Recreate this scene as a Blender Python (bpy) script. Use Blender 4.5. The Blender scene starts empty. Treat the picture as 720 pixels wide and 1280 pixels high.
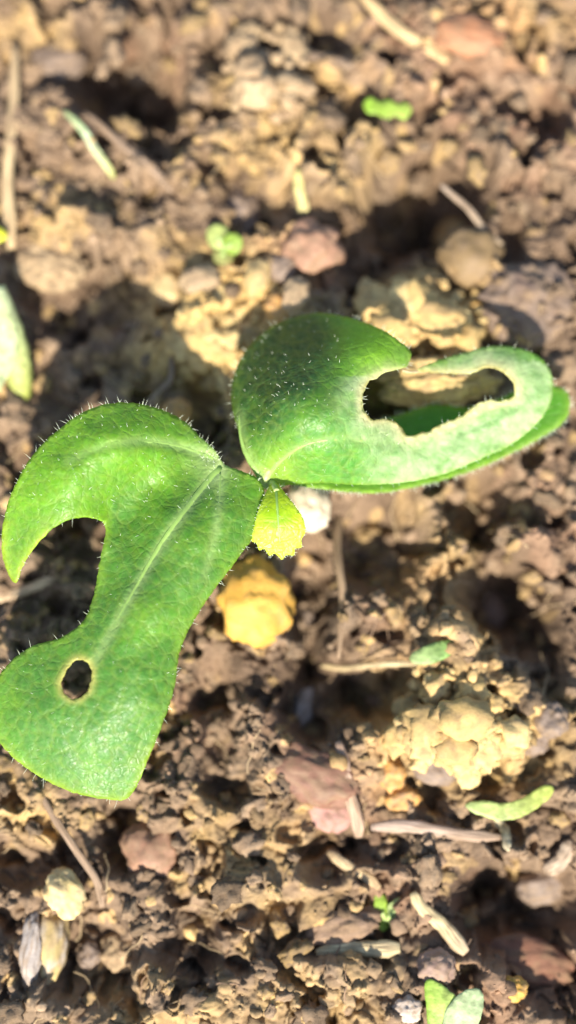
import bpy, bmesh, math, random
import numpy as np
from mathutils import Vector, Matrix, noise, geometry

S = bpy.context.scene
COL = S.collection
random.seed(7)
RNG = np.random.default_rng(7)
MM = 0.001

# ------------------------------------------------------------------ camera
TILT = math.radians(8.0)
DIST = 0.24
VH = 0.160                      # picture height on the ground at the view centre, metres
cam = bpy.data.cameras.new("camera")
cam_o = bpy.data.objects.new("camera", cam)
COL.objects.link(cam_o)
CAM = Vector((0, -DIST*math.sin(TILT), DIST*math.cos(TILT)))
cam_o.location = CAM
cam_o.rotation_euler = (TILT, 0, 0)
cam.sensor_fit = 'VERTICAL'
cam.sensor_height = 24.0
cam.lens = 24.0*DIST/VH
cam.clip_start = 0.01
cam.clip_end = 200
cam.dof.use_dof = True
cam.dof.focus_distance = DIST - 0.0155
cam.dof.aperture_fstop = cam.lens*0.001/0.0128
S.camera = cam_o
FWD = Vector((0, math.sin(TILT), -math.cos(TILT)))
UP = Vector((0, math.cos(TILT), math.sin(TILT)))

# ------------------------------------------------------------------ light
SUN_EL, SUN_AZ = math.radians(42), math.radians(183)     # azimuth clockwise from +Y
sund = Vector((math.sin(SUN_AZ)*math.cos(SUN_EL), math.cos(SUN_AZ)*math.cos(SUN_EL), math.sin(SUN_EL)))
W = bpy.data.worlds.new("World")
S.world = W
W.use_nodes = True
nt = W.node_tree
bg = nt.nodes['Background']
sky = nt.nodes.new('ShaderNodeTexSky')
sky.sky_type = 'NISHITA'
sky.sun_disc = False
sky.sun_elevation = SUN_EL
sky.sun_rotation = SUN_AZ
nt.links.new(sky.outputs[0], bg.inputs[0])
bg.inputs[1].default_value = 0.115
sl = bpy.data.lights.new("sun", 'SUN')
sl.energy = 4.8
sl.angle = math.radians(0.53)
sl.color = (1.0, 0.93, 0.82)
so = bpy.data.objects.new("sun", sl)
COL.objects.link(so)
so.rotation_euler = sund.to_track_quat('Z', 'Y').to_euler()
so.location = (0, 0, 1)
S.view_settings.view_transform = 'Standard'
S.view_settings.look = 'None'
S.view_settings.exposure = 1.22
S.view_settings.gamma = 1.0

# ------------------------------------------------------------------ helpers
def tag(o, label=None, cat=None, group=None, kind=None):
    if label: o['label'] = label
    if cat: o['category'] = cat
    if group: o['group'] = group
    if kind: o['kind'] = kind
    return o

def link(name, me, mat=None, parent=None, loc=None):
    o = bpy.data.objects.new(name, me)
    COL.objects.link(o)
    if mat is not None and me is not None:
        me.materials.append(mat)
    if parent is not None: o.parent = parent
    if loc is not None: o.location = loc
    return o

def ray(px, py):
    u = (px-360)/1280*VH
    v = (640-py)/1280*VH
    return FWD*DIST + Vector((1, 0, 0))*u + UP*v

def at(px, py, z):
    d = ray(px, py)
    return CAM + d*((z-CAM.z)/d.z)

def at_np(p, z):
    u = (p[:, 0]-360)/1280*VH
    v = (640-p[:, 1])/1280*VH
    d = np.stack([u, FWD.y*DIST+UP.y*v, FWD.z*DIST+UP.z*v], 1)
    t = (z-CAM.z)/d[:, 2]
    return np.array(CAM)[None, :] + d*t[:, None]

# ---- numpy noise
def hsh(ix, iy, seed):
    n = (ix.astype(np.int64)*374761393 + iy.astype(np.int64)*668265263 + seed*974711) & 0xffffffff
    n = ((n ^ (n >> 13))*1274126177) & 0xffffffff
    n = ((n ^ (n >> 16))*2246822519) & 0xffffffff
    n = n ^ (n >> 15)
    return (n & 0xffffff)/float(0x1000000)

def vnoise(x, y, seed):
    ix, iy = np.floor(x), np.floor(y)
    fx, fy = x-ix, y-iy
    fx = fx*fx*fx*(fx*(fx*6-15)+10); fy = fy*fy*fy*(fy*(fy*6-15)+10)
    a, b = hsh(ix, iy, seed), hsh(ix+1, iy, seed)
    c, d = hsh(ix, iy+1, seed), hsh(ix+1, iy+1, seed)
    return (a*(1-fx)+b*fx)*(1-fy)+(c*(1-fx)+d*fx)*fy*1.0 - 0.5

def fbm(x, y, seed, octv=4, gain=.5):
    s, a = 0, 1
    for i in range(octv):
        s = s + a*vnoise(x*2**i+i*17.3, y*2**i-i*9.1, seed+i)
        a *= gain
    return s

def worley(x, y, seed, second=False):
    ix, iy = np.floor(x), np.floor(y)
    f1 = np.full(x.shape, 9.0); rid = np.zeros(x.shape); f2 = np.full(x.shape, 9.0)
    for dx in (-1, 0, 1):
        for dy in (-1, 0, 1):
            cx, cy = ix+dx, iy+dy
            d = np.hypot(cx+hsh(cx, cy, seed)-x, cy+hsh(cx, cy, seed+77)-y)
            m = d < f1
            f2 = np.where(m, f1, np.minimum(f2, d))
            f1 = np.where(m, d, f1)
            rid = np.where(m, hsh(cx, cy, seed+155), rid)
    if second: return f1, rid, f2
    return f1, rid

# ------------------------------------------------------------------ the soil
# hollows and humps seen in the picture: px, py, rx, ry (px), depth in mm
PITS = [(160, 86, 58, 46, -14), (45, 60, 40, 30, -3), (528, 235, 66, 48, -14), (470, 310, 40, 40, -5),
        (110, 360, 85, 45, -4), (60, 470, 40, 40, -3), (560, 262, 30, 30, -5),
        (625, 738, 52, 34, -9), (654, 765, 28, 40, -8), (600, 632, 38, 36, -9), (475, 680, 50, 45, -7),
        (662, 1142, 56, 42, -10), (388, 745, 22, 60, -9), (395, 870, 36, 45, -6), (480, 868, 45, 28, -8),
        (150, 1045, 22, 30, -6), (110, 1200, 40, 45, -6), (30, 1085, 30, 20, -5), (225, 1195, 35, 16, -4),
        (105, 665, 45, 28, -3), (265, 870, 22, 40, -4), (280, 955, 26, 30, -4), (690, 820, 18, 40, -5),
        (480, 1065, 40, 12, -3), (405, 1080, 25, 18, -4), (545, 1000, 20, 14, -2), (255, 500, 20, 40, -4),
        (380, 40, 60, 25, -4), (680, 130, 26, 22, -5), (450, 120, 18, 30, -4), (280, 60, 30, 24, -3),
        (200, 170, 22, 25, -4), (335, 250, 28, 30, -4), (700, 1230, 40, 24, -4), (595, 1130, 22, 30, -3),
        (500, 490, 70, 30, -4), (20, 760, 40, 20, -3), (610, 970, 60, 14, -2), (250, 1150, 25, 20, -4),
        (640, 300, 14, 40, -4), (410, 1180, 60, 12, -3), (215, 360, 10, 40, -3)]
HUMPS = [(330, 130, 80, 90, 4), (70, 20, 70, 30, 3), (230, 200, 60, 60, 3), (480, 180, 70, 40, 4), (620, 190, 90, 50, 4),
         (640, 40, 90, 50, 4), (90, 270, 70, 40, 3), (60, 330, 50, 30, 2), (560, 720, 40, 110, 4), (540, 660, 60, 40, 2),
         (660, 670, 50, 50, 4), (580, 800, 60, 60, 4), (565, 905, 110, 70, 5), (300, 890, 60, 60, 3), (330, 1080, 80, 90, 4),
         (40, 1010, 60, 60, 4), (250, 1010, 70, 50, 3), (200, 1130, 60, 40, 3), (150, 1240, 110, 50, 3), (330, 1230, 90, 60, 3),
         (560, 1070, 70, 35, 3), (640, 1220, 80, 40, 3), (460, 760, 40, 60, 3), (650, 880, 60, 40, 2), (270, 400, 80, 70, 4),
         (530, 400, 90, 70, 3), (655, 370, 60, 70, 3), (400, 200, 60, 50, 2), (440, 1220, 60, 50, 2), (560, 130, 50, 40, 3)]
# patches of differently coloured earth: px, py, rx, ry, kind, strength
SANDY = [(272, 402, 112, 92, 1.15), (530, 385, 90, 60, .9), (565, 905, 120, 75, .9), (500, 480, 60, 30, .6), (560, 730, 60, 130, .45),
         (40, 1010, 60, 50, .4), (330, 1070, 90, 90, .35), (650, 30, 90, 45, .6), (330, 1250, 120, 40, .35), (150, 1250, 60, 40, .3),
         (370, 170, 140, 110, .3), (60, 270, 80, 50, .3), (20, 30, 90, 30, .45), (430, 1240, 60, 60, .3)]
REDDY = [(600, 70, 150, 90, .8), (690, 140, 70, 90, .7), (400, 970, 90, 70, .5), (520, 740, 60, 70, .3), (690, 640, 60, 60, .4),
         (395, 300, 70, 50, .5), (540, 1120, 60, 40, .4), (640, 1220, 90, 70, .45), (150, 60, 90, 60, .2), (230, 900, 60, 60, .2)]

def to_xy(px, py):
    p = at(px, py, 0)
    return p.x, p.y

_pits = []
for L in (PITS, HUMPS):
    for (px, py, rx, ry, d) in L:
        x, y = to_xy(px, py)
        _pits.append((x, y, rx*.125*MM, ry*.132*MM, d*MM))

def ground_parts(x, y):
    x = np.asarray(x, float); y = np.asarray(y, float)
    fade = np.exp(-np.maximum(np.hypot(x, y)-0.16, 0)/0.4)
    wx = x + 0.0022*fbm(x*120, y*120, 11, 2); wy = y + 0.0022*fbm(x*120, y*120, 31, 2)
    wx2 = wx + 0.0006*vnoise(x*900, y*900, 41); wy2 = wy + 0.0006*vnoise(x*900, y*900, 51)
    h = 0.0016*fbm(x*35, y*35, 3, 2)
    ids = []
    for (cell, amp, sd, lo) in ((.0100, .0030, 100, .0), (.0052, .0022, 200, .0), (.0028, .0019, 300, .1), (.0015, .00055, 400, .2)):
        f, r = worley(wx2/cell, wy2/cell, sd)
        dome = np.sqrt(np.maximum(0, 1-(f/.86)**2))
        h = h + amp*(lo+(1-lo)*r)*dome
        ids.append(r)
    cr = vnoise(wx2*260+5, wy2*210, 77)+.45*vnoise(wx2*610, wy2*520, 78)
    h = h - .0038*np.clip((-.16-cr)/.16, 0, 1)**1.2
    h = h + 0.00035*fbm(x*1000, y*1000, 61, 3) + .0016*fbm(x*230, y*230, 91, 2)
    for (cx, cy, rx, ry, d) in _pits:
        q = ((x-cx)/rx)**2+((y-cy)/ry)**2
        if d < 0:
            h = h + d*1.35*np.exp(-(q*.62)**2.2)
        else:
            h = h + d*.6*np.exp(-q)
    return (h-.0045)*fade, ids

def gh(x, y):
    a, _ = ground_parts(np.array([x]), np.array([y]))
    return float(a[0])

def ground_at(px, py):
    z = 0
    for i in range(4):
        p = at(px, py, z)
        z = gh(p.x, p.y)
    return at(px, py, z)

BROWN = np.array([.160, .105, .064]); PALE = np.array([.216, .150, .094]); HUM = np.array([.085, .055, .034])
SAND = np.array([.45, .30, .115]); RED = np.array([.235, .128, .075]); GREY = np.array([.178, .128, .082])

def zone(x, y, L):
    s = np.zeros_like(x)
    for (px, py, rx, ry, k) in L:
        cx, cy = to_xy(px, py)
        q = ((x-cx)/(rx*.125*MM))**2+((y-cy)/(ry*.132*MM))**2
        s = np.maximum(s, k*np.exp(-q**1.5))
    return s

def soil_colour(x, y, ids):
    c = np.repeat(BROWN[None], len(x), 0)
    def mix(c, t, f): return c*(1-f[:, None])+t[None]*f[:, None]
    n1 = np.clip(.5+fbm(x*110, y*110, 501, 3)*1.3, 0, 1)
    n2 = np.clip(fbm(x*160, y*160, 601, 3)*2.2, 0, 1)
    c = mix(c, PALE, np.clip(n1*.6+.5*(ids[2]-.45), 0, .9))
    c = mix(c, HUM, np.clip(n2+.6*(.35-ids[1]), 0, .8))
    c = mix(c, GREY, np.clip((ids[0]-.6)*1.4, 0, .6))
    j = .6*fbm(x*300, y*300, 701, 2)
    zs = zone(x, y, SANDY); zr = zone(x, y, REDDY)
    c = mix(c, SAND, np.clip(zs*1.1+j*(zs > .05), 0, .95))
    c = mix(c, RED, np.clip(zr*.6+j*(zr > .05), 0, .8))
    c = mix(c, SAND, np.clip((ids[3]-.93)*9, 0, .6))
    c = c*(1+.25*(ids[3]-.5)[:, None]+.2*(ids[2]-.5)[:, None])
    return np.clip(c, .02, .75)

def axis(lo, hi, step, far):
    a = np.arange(lo, hi+step*.5, step)
    out, s, v = [], step, hi
    while v < far:
        s *= 1.22; v += s; out.append(v)
    inn, s, v = [], step, lo
    while v > -far:
        s *= 1.22; v -= s; inn.append(v)
    return np.array(inn[::-1]+list(a)+out)

def set_col(me, c):
    at_ = me.attributes.new('tint', 'FLOAT_COLOR', 'POINT')
    buf = np.ones((len(c), 4), np.float32); buf[:, :3] = c
    at_.data.foreach_set('color', buf.ravel())

def mesh_np(name, v, f, smooth=True):
    """v (n,3), f (m,k) all faces the same size"""
    me = bpy.data.meshes.new(name)
    f = np.asarray(f, np.int32); k = f.shape[1]
    me.vertices.add(len(v)); me.vertices.foreach_set('co', np.asarray(v, np.float32).ravel())
    me.loops.add(f.size); me.loops.foreach_set('vertex_index', f.ravel())
    me.polygons.add(len(f)); me.polygons.foreach_set('loop_start', np.arange(0, f.size, k, dtype=np.int32))
    me.update(calc_edges=True)
    if smooth:
        me.polygons.foreach_set('use_smooth', np.ones(len(f), bool))
    me.validate()
    return me

# ------------------------------------------------------------------ materials
def nodes(name):
    m = bpy.data.materials.new(name); m.use_nodes = True
    t = m.node_tree
    return m, t, t.nodes['Principled BSDF'], t.nodes, t.links

def earth_material(name, grain=1.0, rough=.9, attr=True, col=None, jitter=.0, spec=.25, speck=.25, bump=.00012):
    m, t, b, N, L = nodes(name)
    tc = N.new('ShaderNodeTexCoord')
    src = N.new('ShaderNodeAttribute'); src.attribute_name = 'tint'
    base = src.outputs['Color']
    if not attr:
        rgb = N.new('ShaderNodeRGB'); rgb.outputs[0].default_value = (*col, 1); base = rgb.outputs[0]
    geo = N.new('ShaderNodeNewGeometry')
    n = N.new('ShaderNodeTexNoise'); n.inputs['Scale'].default_value = 900*grain; n.inputs['Detail'].default_value = 5; n.inputs['Roughness'].default_value = .65
    n2 = N.new('ShaderNodeTexNoise'); n2.inputs['Scale'].default_value = 4200*grain; n2.inputs['Detail'].default_value = 2
    L.new(geo.outputs['Position'], n.inputs['Vector']); L.new(geo.outputs['Position'], n2.inputs['Vector'])
    r = N.new('ShaderNodeMapRange'); r.inputs[1].default_value = .25; r.inputs[2].default_value = .75
    r.inputs[3].default_value = 1-speck; r.inputs[4].default_value = 1+speck
    L.new(n.outputs[0], r.inputs[0])
    hs = N.new('ShaderNodeHueSaturation')
    L.new(base, hs.inputs['Color']); L.new(r.outputs[0], hs.inputs['Value'])
    if jitter:
        oi = N.new('ShaderNodeObjectInfo')
        r3 = N.new('ShaderNodeMapRange'); r3.inputs[3].default_value = 1-jitter; r3.inputs[4].default_value = 1+jitter
        L.new(oi.outputs['Random'], r3.inputs[0])
        hs2 = N.new('ShaderNodeHueSaturation'); L.new(hs.outputs[0], hs2.inputs['Color']); L.new(r3.outputs[0], hs2.inputs['Value'])
        L.new(hs2.outputs[0], b.inputs['Base Color'])
    else:
        L.new(hs.outputs[0], b.inputs['Base Color'])
    b.inputs['Roughness'].default_value = rough
    b.inputs['Specular IOR Level'].default_value = spec
    bp = N.new('ShaderNodeBump'); bp.inputs['Distance'].default_value = bump; bp.inputs['Strength'].default_value = .9
    ad = N.new('ShaderNodeMath'); ad.operation = 'MULTIPLY_ADD'; ad.inputs[1].default_value = .45
    L.new(n2.outputs[0], ad.inputs[0]); L.new(n.outputs[0], ad.inputs[2]); L.new(ad.outputs[0], bp.inputs['Height'])
    L.new(bp.outputs[0], b.inputs['Normal'])
    return m

M_SOIL = earth_material('soil', bump=.00014)
M_STONE = earth_material('stone', grain=.6, rough=.7, spec=.4, speck=.16, bump=.00010)
M_CLOD = earth_material('clod', jitter=.3, bump=.00025)

def plant_material(name, col=None, trans=(.35, .6, .05), tw=.3, rough=.38, coat=.0, bumpd=.00012, bscale=900, noise_amt=.18, stretch=None, spec=.5, veins=False):
    m, t, b, N, L = nodes(name)
    if col is None:
        a = N.new('ShaderNodeAttribute'); a.attribute_name = 'tint'; base = a.outputs['Color']
    else:
        rgb = N.new('ShaderNodeRGB'); rgb.outputs[0].default_value = (*col, 1); base = rgb.outputs[0]
    n = N.new('ShaderNodeTexNoise'); n.inputs['Scale'].default_value = bscale; n.inputs['Detail'].default_value = 3
    if stretch:
        uv = N.new('ShaderNodeTexCoord'); mp = N.new('ShaderNodeMapping'); mp.inputs['Scale'].default_value = stretch
        L.new(uv.outputs['UV'], mp.inputs[0]); L.new(mp.outputs[0], n.inputs['Vector'])
    else:
        geo = N.new('ShaderNodeNewGeometry'); L.new(geo.outputs['Position'], n.inputs['Vector'])
    r = N.new('ShaderNodeMapRange'); r.inputs[1].default_value = .3; r.inputs[2].default_value = .7
    r.inputs[3].default_value = 1-noise_amt; r.inputs[4].default_value = 1+noise_amt
    L.new(n.outputs[0], r.inputs[0])
    hs = N.new('ShaderNodeHueSaturation'); L.new(base, hs.inputs['Color']); L.new(r.outputs[0], hs.inputs['Value'])
    L.new(hs.outputs[0], b.inputs['Base Color'])
    hgt = n.outputs[0]
    if veins:
        wn = N.new('ShaderNodeTexNoise'); wn.inputs['Scale'].default_value = 260; L.new(geo.outputs['Position'], wn.inputs['Vector'])
        va = N.new('ShaderNodeVectorMath'); va.operation = 'MULTIPLY_ADD'; va.inputs[1].default_value = (.0016, .0016, .0016)
        L.new(wn.outputs['Color'], va.inputs[0]); L.new(geo.outputs['Position'], va.inputs[2])
        acc = None
        for sc_, w_, am in ((330, .10, .6), (820, .12, .4)):
            vo = N.new('ShaderNodeTexVoronoi'); vo.feature = 'DISTANCE_TO_EDGE'; vo.inputs['Scale'].default_value = sc_
            L.new(va.outputs[0], vo.inputs['Vector'])
            mr = N.new('ShaderNodeMapRange'); mr.inputs[1].default_value = 0; mr.inputs[2].default_value = w_; mr.inputs[3].default_value = am; mr.inputs[4].default_value = 0
            L.new(vo.outputs['Distance'], mr.inputs[0])
            if acc is None: acc = mr.outputs[0]
            else:
                ad = N.new('ShaderNodeMath'); ad.operation = 'ADD'; L.new(acc, ad.inputs[0]); L.new(mr.outputs[0], ad.inputs[1]); acc = ad.outputs[0]
        mv = N.new('ShaderNodeMix'); mv.data_type = 'RGBA'; 
        m3 = N.new('ShaderNodeMath'); m3.operation = 'MULTIPLY'; m3.inputs[1].default_value = .17; L.new(acc, m3.inputs[0])
        L.new(m3.outputs[0], mv.inputs[0]); L.new(hs.outputs[0], mv.inputs[6]); mv.inputs[7].default_value = (.30, .42, .12, 1)
        L.new(mv.outputs[2], b.inputs['Base Color'])
        sb = N.new('ShaderNodeMath'); sb.operation = 'MULTIPLY_ADD'; sb.inputs[1].default_value = -.9; L.new(acc, sb.inputs[0]); L.new(n.outputs[0], sb.inputs[2]); hgt = sb.outputs[0]
    b.inputs['Roughness'].default_value = rough
    b.inputs['Specular IOR Level'].default_value = spec
    b.inputs['Coat Weight'].default_value = coat
    b.inputs['Coat Roughness'].default_value = .25
    bp = N.new('ShaderNodeBump'); bp.inputs['Distance'].default_value = bumpd; bp.inputs['Strength'].default_value = .8
    L.new(hgt, bp.inputs['Height']); L.new(bp.outputs[0], b.inputs['Normal'])
    if bumpd > 0: L.new(bp.outputs[0], b.inputs['Coat Normal'])
    if tw > 0:
        tr = N.new('ShaderNodeBsdfTranslucent')
        mx = N.new('ShaderNodeMix'); mx.data_type = 'RGBA'; mx.blend_type = 'MULTIPLY'; mx.inputs[0].default_value = 0
        hs3 = N.new('ShaderNodeHueSaturation'); hs3.inputs['Saturation'].default_value = 1.15; hs3.inputs['Value'].default_value = 2.4
        hs3.inputs['Hue'].default_value = .485
        L.new(base, hs3.inputs['Color']); L.new(hs3.outputs[0], tr.inputs[0])
        ms = N.new('ShaderNodeMixShader'); ms.inputs[0].default_value = tw
        out = N['Material Output']
        L.new(b.outputs[0], ms.inputs[1]); L.new(tr.outputs[0], ms.inputs[2]); L.new(ms.outputs[0], out.inputs['Surface'])
        N.remove(mx)
    return m

M_LEAF = plant_material('leaf', tw=.36, rough=.5, coat=.12, bumpd=.00010, bscale=1300, spec=.34, veins=True)
M_VEIN = plant_material('vein', col=(.27, .42, .10), tw=.25, rough=.45, bumpd=.00004, noise_amt=.1)
M_VEIN2 = plant_material('dried_tissue', tw=.2, rough=.6, bumpd=.00005)
M_STEM = plant_material('stem', col=(.36, .46, .16), tw=.2, rough=.45, bumpd=.00005, noise_amt=.15)
M_HAIR = plant_material('hair', col=(.72, .76, .62), tw=.25, rough=.4, bumpd=0, noise_amt=0)
M_DEBRIS = plant_material('green_debris', tw=.2, rough=.55, bumpd=.00025, bscale=900, noise_amt=.3)
M_STRAW = plant_material('straw', tw=.0, rough=.75, bumpd=.00022, bscale=1, noise_amt=.45, stretch=(26, 4, 1), spec=.25)

# ------------------------------------------------------------------ ground sheet
gx = axis(-.060, .060, .00021, 12.0)
gy = axis(-.092, .108, .00021, 12.0)
X, Y = np.meshgrid(gx, gy)
xf, yf = X.ravel(), Y.ravel()
hz, ids = ground_parts(xf, yf)
nx, ny = len(gx), len(gy)
ii = np.arange(nx*ny).reshape(ny, nx)
quads = np.stack([ii[:-1, :-1].ravel(), ii[:-1, 1:].ravel(), ii[1:, 1:].ravel(), ii[1:, :-1].ravel()], 1)
# sideways warp so lumps lean over their hollows a little
xs = xf + .0005*fbm(xf*420, yf*420, 801, 2); ys = yf + .0005*fbm(xf*420, yf*420, 811, 2)
gm = mesh_np('soil_ground', np.stack([xs, ys, hz], 1), quads)
set_col(gm, soil_colour(xf, yf, ids))
ground = link('soil_ground', gm, M_SOIL)
tag(ground, 'crumbly brown garden soil the seedling grows in', None, None, 'structure')

# ------------------------------------------------------------------ stones, lumps and clods
def rock_mesh(name, sx, sy, sz, cols, seed, sub=4, lump=.25, lump_f=1.6, fine=.10, crumb=0.0, crumb_f=5, dust=.65):
    bm = bmesh.new()
    bmesh.ops.create_icosphere(bm, subdivisions=sub, radius=1)
    o = Vector((seed*7.31, seed*3.17, -seed*5.9))
    cols = [np.array(c) for c in cols]
    cc = []
    for v in bm.verts:
        d = v.co.normalized()
        lump_ = lump*1.35
        k = 1 + lump_*noise.noise(d*lump_f+o) + lump_*.6*noise.noise(d*lump_f*2.3+o) + fine*noise.noise(d*8+o) + fine*.6*noise.noise(d*17+o)
        if crumb:
            q = d*crumb_f + o + Vector((noise.noise(d*3+o), noise.noise(d*3-o), 0))*.5
            f = noise.voronoi(q)[0][0]
            k += crumb*(math.sqrt(max(0, 1-(f/.8)**2))-.6)
            f = noise.voronoi(q*2.3)[0][0]
            k += crumb*.4*(math.sqrt(max(0, 1-(f/.8)**2))-.6)
        v.co = Vector((d.x*sx, d.y*sy, d.z*sz))*k
        t = min(1, max(0, .5+.9*noise.noise(d*2.1+o*1.3)+.3*noise.noise(d*6+o)))
        c = cols[0]*(1-t)+cols[-1]*t if len(cols) < 3 else (cols[0]*(1-2*t)+cols[1]*2*t if t < .5 else cols[1]*(2-2*t)+cols[2]*(2*t-1))
        du = min(1, max(0, .25+1.3*noise.noise(d*3.3-o*.7)+.7*noise.noise(d*9+o)))*dust
        c = c*(1-du)+np.array((.27, .18, .10))*du
        cc.append(np.maximum(c*.8, .02))
    me = bpy.data.meshes.new(name)
    bm.to_mesh(me); bm.free()
    me.polygons.foreach_set('use_smooth', np.ones(len(me.polygons), bool))
    set_col(me, np.array(cc))
    return me

TAKEN = []
def rock(name, label, cat, px, py, w, h, rot, cols, seed, tall=.75, sink=.42, lift=0, group=None, mat=None, **kw):
    """w, h: size in photo pixels; lies on the soil at px, py"""
    p = ground_at(px, py)
    sx, sy = w*.5*.125*MM, h*.5*.13*MM
    sz = min(sx, sy)*tall
    me = rock_mesh(name, sx, sy, sz, cols, seed, **kw)
    o = link(name, me, mat or M_STONE)
    zs = np.array([gh(p.x+sx*.6*math.cos(a), p.y+sy*.6*math.sin(a)) for a in (0, 1.57, 3.14, 4.71)]+[p.z])
    z = zs.mean() + sz*(1-2*sink) + lift*MM
    q = at(px, py, z+sz*.3)
    o.location = (q.x, q.y, z)
    o.rotation_euler = (0, 0, math.radians(rot))
    TAKEN.append((px, py, max(w, h)*.5))
    tag(o, label, cat, group)
    return o

def aggregate(label, px, py, w, h, n, cols, seed, tall=5.0, name='sand_lump', base=0, dust=.45, big=1.0):
    """a crumbly mass: many grown-together crumbs in one mesh"""
    r = random.Random(seed)
    g = ground_at(px, py)
    V, F, C = [], [], []
    bm = bmesh.new(); bmesh.ops.create_icosphere(bm, subdivisions=3, radius=1)
    iv = [v.co.normalized() for v in bm.verts]; fi = [tuple(v.index for v in f.verts) for f in bm.faces]; bm.free()
    cols = [np.array(c) for c in cols]
    for k in range(n):
        a, q = r.uniform(0, 6.283), math.sqrt(r.random())
        qx, qy = px+w*.5*q*math.cos(a), py+h*.5*q*math.sin(a)
        s = (r.uniform(.07, .22) if k > n*.22 else r.uniform(.28, .5))*min(w, h)*.5*.125*MM*(1.15-.45*q)*big
        z0 = g.z*.6+.4*ground_at(qx, qy).z
        c = at(qx, qy, z0 + tall*MM*(1-q**1.6)*.6+base*MM)-g
        o = Vector((r.uniform(-50, 50), r.uniform(-50, 50), r.uniform(-50, 50)))
        sc = Vector((r.uniform(.8, 1.3), r.uniform(.8, 1.3), r.uniform(.5, .8)))
        col = cols[r.randrange(len(cols))]*r.uniform(.82, 1.12)
        n0 = len(V)
        for d in iv:
            kk = 1+.42*noise.noise(d*1.6+o)+.30*noise.noise(d*3.6+o)+.18*noise.noise(d*7.5+o)
            V.append(c+Vector((d.x*sc.x, d.y*sc.y, d.z*sc.z))*kk*s)
            du = min(1, max(0, .25+1.3*noise.noise(d*2.2-o)))*dust
            C.append(col*(1-du)+np.array((.23, .155, .088))*du)
        F += [tuple(i+n0 for i in f) for f in fi]
    me = mesh_np(name, np.array([v[:] for v in V]), np.array(F))
    set_col(me, np.clip(np.array(C), .02, .8))
    o = link(name, me, M_SOIL, None, g)
    tag(o, label, 'sand lump' if name == 'sand_lump' else 'clod')
    TAKEN.append((px, py, max(w, h)*.45))
    return o

YEL = [(.60, .31, .05), (.66, .37, .06), (.58, .33, .09)]
SNDC = [(.44, .30, .12), (.55, .40, .17), (.50, .34, .13)]
PINK = [(.32, .165, .10), (.36, .205, .125), (.27, .14, .085)]
REDB = [(.19, .085, .052), (.24, .12, .075), (.17, .085, .055)]
TAN = [(.36, .255, .14), (.42, .30, .17), (.30, .21, .12)]
GRY = [(.19, .14, .105), (.25, .185, .14), (.165, .12, .09)]
DRK = [(.15, .10, .07), (.20, .14, .09), (.13, .085, .06)]
ORG = [(.56, .27, .06), (.60, .33, .10), (.48, .25, .10)]

rock('stone', 'bright yellow lumpy stone beside the lower leaf', 'stone', 320, 752, 92, 100, 20, YEL, 3, tall=.85, sink=.3, lump=.17, fine=.06, lump_f=1.9, crumb=.04, crumb_f=3, dust=.12)
rock('stone', 'round pink stone half sunk in soil below the lower leaf tip', 'stone', 189, 1064, 70, 68, 0, PINK, 5, tall=.7, sink=.4, lump=.14)
rock('stone', 'rust red stone above the round leaf, next to a dark hollow', 'stone', 388, 307, 76, 66, 10, PINK, 8, tall=.8, sink=.3, lump=.22)
rock('stone', 'wide flat reddish stone with a brown face right of centre bottom', 'stone', 398, 972, 110, 62, -25, REDB, 9, tall=.6, sink=.4, lump=.2)
rock('stone', 'small dusky pink stone tucked under the wide reddish stone', 'stone', 408, 1012, 62, 48, -30, [(.40, .2, .16), (.44, .25, .2)], 10, tall=.6, sink=.4, lump=.2)
aggregate('large pale yellow crumbly lump of sand at the lower right', 570, 915, 178, 108, 95, SNDC, 12, tall=5, dust=.7)
aggregate('small pale crumbly lump on the top edge of the large sand lump', 548, 852, 70, 62, 26, SNDC, 112, tall=3.5, dust=.8)
aggregate('pale yellow crumbly lump left of the round leaf', 272, 428, 130, 112, 80, SNDC, 13, tall=4.5, dust=.55)
aggregate('pale yellow lump of sand behind the chewed leaf gap', 524, 400, 160, 104, 70, SNDC, 14, tall=4.5, big=1.1, dust=.5)
rock('sand_lump', 'beige lump seen through the large leaf hole', 'sand lump', 546, 477, 140, 60, 0, SNDC, 15, tall=1.2, sink=.4, lift=3.6, sub=5, lump=.2, crumb=.08, crumb_f=4, mat=M_SOIL)
rock('pebble', 'grey mauve pebble at the foot of the large sand lump', 'pebble', 545, 960, 62, 40, -12, GRY, 16, tall=.7, lump=.15)
rock('pebble', 'orange pebble left of the grey mauve pebble', 'pebble', 503, 1000, 44, 32, 10, ORG, 17, tall=.8, lump=.15)
rock('pebble', 'amber pebble touching the left end of the large sand lump', 'pebble', 490, 968, 34, 40, 10, ORG, 18, tall=.8, lump=.2)
rock('pebble', 'pale yellow pebble above the long tan pebble at lower left', 'pebble', 80, 1118, 48, 56, 25, [(.68, .5, .2), (.74, .56, .28)], 19, tall=.8, sink=.25, lump=.15)
rock('pebble', 'long tan pebble with a white side at lower left', 'pebble', 62, 1180, 46, 92, -8, [(.55, .42, .16), (.46, .34, .16), (.42, .36, .28)], 20, tall=.9, sink=.3, lump=.12)
rock('pebble', 'whitish upright pebble left of the long tan pebble', 'pebble', 38, 1190, 26, 84, -4, [(.36, .31, .27), (.42, .36, .31)], 120, tall=.9, sink=.3, lump=.15)
rock('pebble', 'cream white pebble peeking out beside the small young leaf', 'pebble', 386, 632, 50, 62, 10, [(.62, .52, .36), (.68, .58, .42)], 21, dust=.3, tall=.9, sink=.25, lift=1, lump=.12)
rock('pebble', 'yellow beige pebble at the edge of the dark hollow', 'pebble', 208, 360, 46, 52, 10, [(.56, .40, .18), (.62, .45, .22)], 22, tall=.8, sink=.25, lump=.15)
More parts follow.
